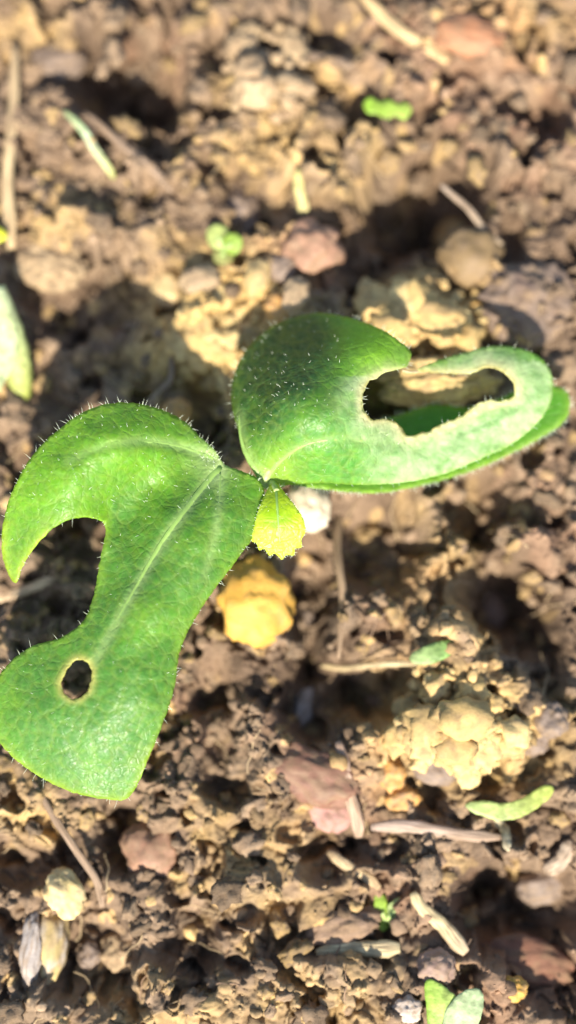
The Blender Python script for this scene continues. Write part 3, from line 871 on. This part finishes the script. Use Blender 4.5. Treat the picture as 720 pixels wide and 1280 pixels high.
leaf_hairs(leaf1, vv, w, N, out, L_Z, 300, 260, lambda p: .25+.7*(p[:, 1] < 640)+.4*np.exp(-(np.hypot(p[:, 0]-265, p[:, 1]-572)/20)**2), O3, seed=3, lmin=.4, lmax=1.6, edge_ok=lambda q: 1.0 if q[1] < 600 else .35)

leaf_hairs(leaf1, vv, w, N, out, L_Z, 0, 70, lambda p: np.exp(-(np.hypot(p[:, 0]-266, p[:, 1]-571)/11)**2), O3, seed=33, lmin=.5, lmax=1.3)

# right leaf, bitten open to a C
R_OUT = [(332, 600), (316, 580), (303, 552), (292, 520), (289, 490), (296, 458), (318, 425), (352, 402), (395, 391), (440, 398), (480, 413), (504, 430), (514, 440), (512, 452), (505, 460), (484, 465), (466, 474), (454, 490), (455, 510), (464, 524), (484, 524), (498, 530), (508, 545), (522, 543), (552, 531), (580, 517), (602, 503), (634, 499),
         (644, 490), (640, 474), (626, 463), (608, 459), (592, 465), (566, 467), (532, 465), (523, 461), (550, 449.5), (580, 441), (612, 433), (645, 434), (675, 446), (690, 470), (689, 500), (672, 528), (640, 555), (600, 574), (556, 592), (505, 603), (450, 606), (400, 604), (362, 606), (344, 606)]
R_HOLE = [(506, 465), (484, 466), (466, 474), (454, 490), (455, 510), (464, 524), (484, 524), (498, 530), (508, 545), (522, 543), (552, 531), (580, 517), (602, 503), (634, 499),
          (644, 490), (640, 474), (626, 463), (608, 459), (592, 465), (566, 467), (536, 465.5), (520, 465)]
R_Z0 = tps([(335, 598, 12.5), (303, 552, 12.5), (289, 490, 8.5), (318, 425, 7), (352, 402, 6), (395, 391, 7), (440, 398, 9.5), (505, 440, 13.5), (340, 500, 17.5), (365, 440, 13.5), (400, 520, 21), (430, 470, 18.5),
            (470, 440, 16.5), (455, 500, 17.5), (400, 570, 17), (450, 606, 11.5), (380, 605, 11.5), (470, 560, 15.5), (505, 540, 12), (505, 603, 9.5), (580, 520, 10), (570, 570, 9), (640, 490, 10.5), (640, 550, 8), (689, 490, 8.5),
            (675, 446, 9), (612, 433, 9), (620, 462, 11), (540, 456, 10)])
R_V = [[(332, 598), (350, 575), (380, 555), (420, 548), (470, 552), (530, 562)], [(330, 598), (312, 572), (302, 545), (300, 515)], [(340, 580), (370, 530), (410, 480), (440, 440)],
       [(575, 545), (610, 530), (650, 510), (672, 490)]]
def R_Z(p):
    p = np.asarray(p, float)
    return R_Z0(p) + .45*fbm(p[:, 0]/36, p[:, 1]/36, 131, 2) + .06*vnoise(p[:, 0]/8, p[:, 1]/8, 135) - .45*rid(p, R_V[:1], 7) + .12*net(p, 15, 311)[0] + .04*net(p, 7, 313)[0]
def R_C(p, out, hl):
    c = np.repeat(np.array([.075, .245, .032])[None], len(p), 0)
    n = fbm(p[:, 0]/28, p[:, 1]/28, 191, 3)
    c = mixc(c, G1, .4*np.clip(n*2, 0, 1))
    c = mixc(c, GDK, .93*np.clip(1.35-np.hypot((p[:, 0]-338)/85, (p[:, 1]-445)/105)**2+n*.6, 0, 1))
    v_, q_ = net(p, 15, 311); c = c*(1+.2*(q_-.5))[:, None]; c = mixc(c, GY*.7, .30*(1-v_)**2); c = mixc(c, GP*.7, .14*(1-net(p, 7, 313)[0])**2)
    c = mixc(c, np.array([.24, .46, .02]), .9*np.exp(-(np.hypot(p[:, 0]-470, p[:, 1]-435)/45)**2))
    # bleached tissue round the bite
    d = seg_dist(p, resample(R_HOLE, 3))[0]
    pl = np.exp(-(d/26)**2)*((p[:, 1] > 470) | (p[:, 0] > 560))
    pl = np.maximum(pl, .95*np.clip((p[:, 0]-445)/50, 0, 1)*np.clip((p[:, 1]-495+n*20)/30, 0, 1))
    pl = np.maximum(pl, .75*np.clip((p[:, 0]-560)/40, 0, 1)*(p[:, 1] > 452+n*10))
    n8 = fbm(p[:, 0]/9, p[:, 1]/9, 197, 3)
    c = mixc(c, np.array([.37, .475, .255]), .95*pl*(1+.6*n+.7*n8))
    c = mixc(c, np.array([.44, .42, .24]), .5*np.exp(-(d/17)**2)*np.clip(.6+n8*1.6, 0, 1))
    c = mixc(c, np.array([.60, .54, .34]), np.clip(.95*np.exp(-(d/7)**2), 0, 1))
    c = mixc(c, np.array([.36, .25, .11]), .75*np.exp(-(d/2.2)**2)*(n > -.15))
    e = seg_dist(p, out)[0]
    c = mixc(c, GY, .3*np.exp(-e/4.))
    c = mixc(c, GP, .4*rid(p, R_V[:1], 5)); c = mixc(c, GP, .6*rid(p, R_V[1:2], 6)); c = mixc(c, G1, .5*rid(p, R_V[2:3], 9))
    c = mixc(c, np.array([.06, .19, .035]), .6*rid(p, R_V[3:], 3))
    c = mixc(c, GY, .5*np.exp(-(np.hypot(p[:, 0]-345, p[:, 1]-590)/30)**2))
    return c
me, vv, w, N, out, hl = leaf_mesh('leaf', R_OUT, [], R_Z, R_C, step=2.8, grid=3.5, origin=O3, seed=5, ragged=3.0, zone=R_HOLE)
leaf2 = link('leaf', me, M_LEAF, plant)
leaf2['label'] = 'round right leaf bitten open by a long ragged hole with pale edges'
midrib(leaf2, R_V[0], R_Z, .6, .12, O3, up=-.2); midrib(leaf2, R_V[1], R_Z, .8, .2, O3, up=-.2)
leaf_hairs(leaf2, vv, w, N, out, R_Z, 300, 210, lambda p: .15+1.0*np.clip((430-p[:, 0])/80, 0, 1), O3, seed=8, lmin=.35, lmax=1.5, edge_ok=lambda q: 1.0 if q[1] < 440 or q[0] < 300 else .3)

fib = [Vector(q) for q in catmull([at(503, 463, .0135)-ORG_, at(516, 465, .0126)-ORG_, at(535, 462, .0103)-ORG_], 6)]
link('dry_strip', tube_mesh('dry_strip', fib, [.00022-.00008*math.sin(i*1.3)**2 for i in range(len(fib))], .4, 6, ((.48, .40, .22),), rough=.3), M_VEIN2, leaf2)

# leaf below the right one
U_OUT = [(350, 598), (400, 560), (450, 535), (495, 520), (540, 506), (585, 509), (620, 500), (670, 480), (705, 486), (713, 506), (704, 528), (680, 545), (640, 566), (590, 588), (530, 606), (470, 616), (410, 612), (370, 606)]
U_Z = tps([(350, 598, 10.5), (400, 560, 7), (495, 520, 3.6), (540, 506, 3.4), (620, 500, 3.8), (705, 490, 5.5), (640, 566, 4.5), (530, 606, 5.5), (410, 610, 8.5), (520, 560, 4.6)])
def U_C(p, out, hl):
    c = np.repeat(np.array([.075, .24, .02])[None], len(p), 0)
    e = seg_dist(p, out)[0]
    return mixc(c, GY, .5*np.exp(-e/5.))
me, vv, w, N, out, hl = leaf_mesh('leaf', U_OUT, [], U_Z, U_C, step=4, grid=6, origin=O3, seed=6)
leaf3 = link('leaf', me, M_LEAF, plant)
leaf3['label'] = 'shaded green leaf underneath the bitten right leaf'
midrib(leaf3, [(355, 600), (430, 580), (520, 560), (620, 535), (690, 508)], U_Z, .4, .1, O3)
leaf_hairs(leaf3, vv, w, N, out, U_Z, 420, 40, lambda p: np.ones(len(p)), O3, seed=9, lmin=.6, lmax=1.2)

# the small young leaf, toothed at its end
y0 = [(340, 604), (331, 622), (323, 645), (319, 664)]
teeth = []
for a, b in (((317, 676), (323, 679)), ((326, 688), (332, 686)), ((338, 695), (344, 692)), ((352, 700), (357, 694)), ((366, 694), (367, 686)), ((375, 684), (374, 675))):
    teeth += [a, b]
Y_OUT = y0+teeth+[(379, 664), (375, 645), (364, 628), (354, 614), (348, 606)]
Y_OUT = [(348+(a-348)*1.1, b) for a, b in Y_OUT]
Y_Z = tps([(343, 604, 12.5), (323, 645, 15.5), (350, 650, 15.6), (375, 650, 15.5), (320, 680, 14), (352, 697, 13), (375, 684, 13.5), (350, 620, 15)])
def Y_C(p, out, hl):
    c = np.repeat(np.array([.32, .45, .006])[None], len(p), 0)
    e = seg_dist(p, out)[0]
    c = mixc(c, np.array([.50, .55, .08]), .6*np.exp(-e/4.))
    return mixc(c, np.array([.2, .40, .015]), .6*np.exp(-(np.hypot(p[:, 0]-345, p[:, 1]-650)/16)**2))
me, vv, w, N, out, hl = leaf_mesh('young_leaf', Y_OUT, [], Y_Z, Y_C, step=2.2, grid=3, origin=O3, seed=7, jag=.6)
yl = link('young_leaf', me, M_LEAF, plant)
yl['label'] = 'tiny yellow green toothed leaf at the centre of the seedling'
midrib(yl, [(345, 606), (347, 640), (350, 680)], Y_Z, .25, .08, O3)
leaf_hairs(yl, vv, w, N, out, Y_Z, 90, 40, lambda p: np.ones(len(p)), O3, seed=10, lmin=.3, lmax=.6, rad=.00003)

# stem and stalks
def V_(px, py, z): return at(px, py, z*MM)-ORG_
def stalk(name, pts, r0, r1, parent=plant, flat=1):
    sm = [Vector(p) for p in catmull(pts, 7)]
    R = [(r0*(1-i/(len(sm)-1))+r1*i/(len(sm)-1))*MM for i in range(len(sm))]
    return link(name, tube_mesh(name, sm, R, flat, 12, ((.36, .46, .16),), seed=3), M_STEM, parent)
stalk('stem', [Vector((0, 0, -.002)), Vector((.0003, .0005, .004)), V_(335, 600, 8), V_(334, 600, 11.8)], 1.7, 1.4)
stalk('leaf_stalk', [V_(334, 600, 10), V_(320, 602, 11.8), V_(300, 600, 12.8), V_(280, 594, 13.2)], .9, .4)
stalk('leaf_stalk', [V_(334, 602, 10), V_(332, 598, 11.4), V_(336, 588, 12.1), V_(348, 575, 12.8)], 1.1, .5)
stalk('leaf_stalk', [V_(336, 602, 9), V_(352, 602, 10.3), V_(380, 590, 9.4)], 1.1, .6)
stalk('leaf_stalk', [V_(336, 602, 10), V_(341, 606, 12.2), V_(346, 614, 14)], .8, .4)

# ------------------------------------------------------------------ bits of green on the soil
def leaf_bit(name, label, cat, outline, zc, cols, seed, thick=.0004, tilt=None):
    pz = {}
    P = np.array(outline, float); c = P.mean(0)
    g = ground_at(*c); zb = max(ground_at(*q).z for q in list(outline)+[c])/MM-.8
    ctrl = [(c[0], c[1], zb+zc+.6)]
    for i in range(0, len(outline), max(1, len(outline)//7)):
        q = outline[i]; gg = ground_at(*q).z/MM
        ctrl.append((q[0], q[1], max(gg+.4, zb+zc-.4)*.7+.3*(zb+zc)))
    zf = tps(ctrl)
    def cf(p, out, hl):
        t = np.clip((p[:, 0]-P[:, 0].min())/(np.ptp(P[:, 0])+1e-6), 0, 1)
        a, b = np.array(cols[0]), np.array(cols[-1])
        c = a[None]*(1-t[:, None])+b[None]*t[:, None]
        return c*(1+.3*fbm(p[:, 0]/14, p[:, 1]/14, seed, 2))[:, None]
    me, *_ = leaf_mesh(name, outline, [], zf, cf, step=3, grid=4, origin=np.array(g), seed=seed, thick=thick)
    o = link(name, me, M_DEBRIS, loc=g)
    tag(o, label, cat)
    TAKEN.append((c[0], c[1], np.ptp(P, axis=0).max()*.5))
    return o

leaf_bit('leaf_piece', 'bright lime green leaf scrap lying near the top', 'leaf scrap', [(455, 128), (464, 121), (474, 127), (486, 124), (497, 130), (508, 128), (515, 137), (506, 149), (494, 144), (483, 149), (470, 142), (459, 142)], 1.2, [(.22, .36, .03), (.32, .42, .08)], 41, .0006)
leaf_bit('leaf_piece', 'curved green leaf piece with a yellow tip at lower right', 'leaf scrap', [(582, 1005), (605, 1001), (630, 1004), (655, 997), (675, 984), (690, 982), (690, 994), (672, 1010), (650, 1022), (625, 1026), (603, 1020), (588, 1014)], 2.6, [(.34, .42, .15), (.32, .37, .07)], 42, .0012)
leaf_bit('leaf_piece', 'small soft green leaf scrap above the large sand lump', 'leaf scrap', [(514, 818), (530, 808), (548, 802), (562, 800), (568, 808), (562, 820), (545, 828), (528, 831), (514, 828)], 1.4, [(.26, .33, .13), (.15, .28, .06)], 43, .0008)
leaf_bit('leaf_piece', 'green leaf with a torn edge at the bottom edge', 'leaf scrap', [(532, 1226), (548, 1228), (562, 1238), (572, 1250), (566, 1270), (556, 1290), (538, 1292), (533, 1262)], 2.2, [(.26, .40, .05), (.36, .44, .12)], 44, .0006)
leaf_bit('leaf_piece', 'pale green curled leaf piece beside the torn green leaf', 'leaf scrap', [(560, 1258), (578, 1240), (598, 1236), (605, 1250), (600, 1275), (590, 1292), (556, 1292), (554, 1275)], 3.2, [(.40, .46, .24), (.34, .42, .22)], 45, .0008)
leaf_bit('leaf_piece', 'bright yellow green scrap at the left edge', 'leaf scrap', [(-8, 284), (2, 285), (9, 292), (6, 300), (-8, 302)], 1.4, [(.45, .48, .03), (.5, .5, .03)], 46, .0008)

# sprouts: a stem with small leaves
def sprout(label, base, leaves, cols, seed):
    g = ground_at(*base)
    root = link('sprout', None, loc=g); tag(root, label, 'sprout')
    for i, (pl, z) in enumerate(leaves):
        P = np.array(pl, float); c = P.mean(0)
        zb = g.z/MM
        zf = tps([(c[0], c[1], zb+z+.7), (base[0], base[1], zb+z*.4)]+[(q[0], q[1], zb+z+.2*math.sin(k*2.1)) for k, q in enumerate(pl[::2])])
        cc = np.array(cols[i % len(cols)])
        me, *_ = leaf_mesh('leaf', pl, [], zf, lambda p, o, h: np.clip(cc[None]*(1+.4*fbm(p[:, 0]/8, p[:, 1]/8, seed+i, 2))[:, None], 0, 1), step=2.5, grid=3.2, origin=np.array(g), seed=seed+i, thick=.0005)
        link('leaf', me, M_DEBRIS, root)
        sm = [Vector(p) for p in catmull([Vector((0, 0, -.001)), (at(base[0], base[1], (zb+z*.5)*MM)-g), (at(c[0], c[1], (zb+z+.3)*MM)-g)], 5)]
        link('stem', tube_mesh('stem', sm, [.00045]*len(sm), 1, 8, ((.4, .45, .15),)), M_STEM, root)
    TAKEN.append((base[0], base[1], 24))
    return root

sprout('tiny green sprout among beige pebbles above the round leaf', (280, 312), [([(258, 290), (268, 280), (282, 284), (288, 300), (276, 312), (262, 306)], 2.0), ([(280, 296), (296, 292), (303, 306), (294, 318), (280, 314)], 2.6), ([(268, 312), (284, 310), (292, 322), (280, 330), (268, 326)], 1.6)],
       [(.30, .35, .10), (.22, .33, .04), (.32, .32, .10)], 61)
sprout('lime green sprig between the straw stubs at the bottom', (482, 1150), [([(468, 1122), (478, 1116), (484, 1130), (486, 1158), (476, 1164), (470, 1146)], 2.0), ([(484, 1134), (498, 1122), (508, 1126), (500, 1146), (488, 1160)], 2.6)],
       [(.28, .42, .05), (.34, .42, .15)], 65)

# thick pale shoot at the left edge: stem with a leaf flap
g = ground_at(18, 480)
sh = link('shoot', None, loc=g)
tag(sh, 'thick pale green shoot leaning in from the left edge', 'shoot')
sm = [Vector(p) for p in catmull([at(26, 498, g.z-.001)-g, at(22, 455, g.z+.003)-g, at(10, 410, g.z+.006)-g, at(-8, 360, g.z+.008)-g], 7)]
link('stem', tube_mesh('stem', sm, [(.0017+.0006*math.sin(i/len(sm)*3.1)) for i in range(len(sm))], .9, 12, ((.32, .35, .07), (.38, .43, .17), (.42, .47, .28))), M_DEBRIS, sh)
zf = tps([(-10, 370, 8+g.z/MM), (10, 400, 8+g.z/MM), (20, 440, 6.5+g.z/MM), (-10, 470, 6+g.z/MM)])
me, *_ = leaf_mesh('leaf', [(-14, 368), (2, 372), (14, 392), (22, 420), (20, 450), (10, 470), (-4, 490), (-16, 470)], [], zf, lambda p, o, h: np.clip(np.array([.36, .42, .21])[None]*(1+.5*fbm(p[:, 0]/10, p[:, 1]/10, 77, 2))[:, None], 0, 1), step=3, grid=4, origin=np.array(g), seed=77)
link('leaf', me, M_DEBRIS, sh)

# ------------------------------------------------------------------ loose crumbs of soil, each its own thing
ALL_LEAF = [L_OUT, R_OUT]
ANCH = [('the bright yellow stone', 320, 752), ('the round pink stone', 189, 1064), ('the rust red stone', 388, 307), ('the wide reddish stone', 398, 972),
        ('the large sand lump', 568, 910), ('the pale yellow pebble', 80, 1118), ('the cream white pebble', 386, 632), ('the olive brown stone', 590, 318),
        ('the big grey brown clod', 658, 375), ('the rust brown stone', 585, 42), ('the small yellow bit of stone', 641, 1236), ('the upright dry straw', 14, 180),
        ('the green grass blade', 110, 178), ('the slanting brown twig', 160, 190), ('the thick tan straw', 510, 40), ('the lime green scrap', 485, 136),
        ('the long brown twig', 90, 1050), ('the level grey twig', 545, 1038), ('the cream straw stub', 548, 1150), ('the flat cream straw', 450, 1186),
        ('the lime green sprig', 486, 1140), ('the curved green leaf piece', 640, 1005), ('the small soft green scrap', 540, 816), ('the torn green leaf', 550, 1260),
        ('the tiny green sprout', 280, 305), ('the thick pale shoot', 10, 430), ('the upright pale root', 426, 730), ('the lower leaf tip', 120, 985),
        ('the right leaf tip', 695, 495), ('the left leaf top edge', 150, 503), ('the dark upper left hollow', 160, 85), ('the upper right hollow', 530, 240),
        ('the right hand pit', 630, 745), ('the lower right hollow', 660, 1145), ('the brown stone in the pit', 614, 765), ('the rough light brown clod', 345, 85),
        ('the top left corner', 0, 0), ('the top right corner', 720, 0), ('the bottom left corner', 0, 1280), ('the bottom right corner', 720, 1280),
        ('the middle of the bottom edge', 330, 1280), ('the middle of the top edge', 300, 0), ('the middle of the right edge', 720, 680)]
DIRS = ['right of', 'below right of', 'below', 'below left of', 'left of', 'above left of', 'above', 'above right of']
done = 0
first = None
made = {}
while done < 240:
    px, py = random.uniform(4, 716), random.uniform(4, 1276)
    r = random.choice([7, 8, 9, 10, 11, 12, 14, 17, 20])
    if any((px-a)**2+(py-b)**2 < (c+r*.7)**2 for (a, b, c) in TAKEN): continue
    if inside(np.array([[px, py]]), np.array(ALL_LEAF[0]))[0] or inside(np.array([[px, py]]), np.array(ALL_LEAF[1]))[0]: continue
    p = ground_at(px, py)
    k = random.randrange(9)
    if first is None:
        o = link('clod', protos[k]); first = o
    else:
        o = first.copy(); o.data = protos[k]; COL.objects.link(o)
    s = r*.125*MM
    o.scale = (s, s*random.uniform(.8, 1.2), s)
    o.location = (p.x, p.y, p.z+s*random.uniform(-.15, .25))
    o.rotation_euler = (random.uniform(-.5, .5), random.uniform(-.5, .5), random.uniform(0, 6.28))
    an = min(ANCH, key=lambda q: (q[1]-px)**2+(q[2]-py)**2)
    di = DIRS[int(round(math.degrees(math.atan2(py-an[2], px-an[1]))/45)) % 8]
    made.setdefault(('pale' if k % 3 == 0 else 'brown', di, an[0]), []).append((math.hypot(px-an[1], py-an[2]), o))
    TAKEN.append((px, py, r*.6))
    done += 1
ORD = ['closest', 'second closest', 'third closest', 'fourth closest', 'fifth closest', 'sixth closest', 'seventh closest', 'eighth closest']
for (c, di, an), L in made.items():
    L.sort(key=lambda q: q[0])
    for i, (d, o) in enumerate(L):
        lab = '%s soil crumb %s %s' % (c, di, an) + (', ' + ORD[min(i, 7)] if len(L) > 1 else '')
        tag(o, lab, 'clod', 'loose soil crumbs')
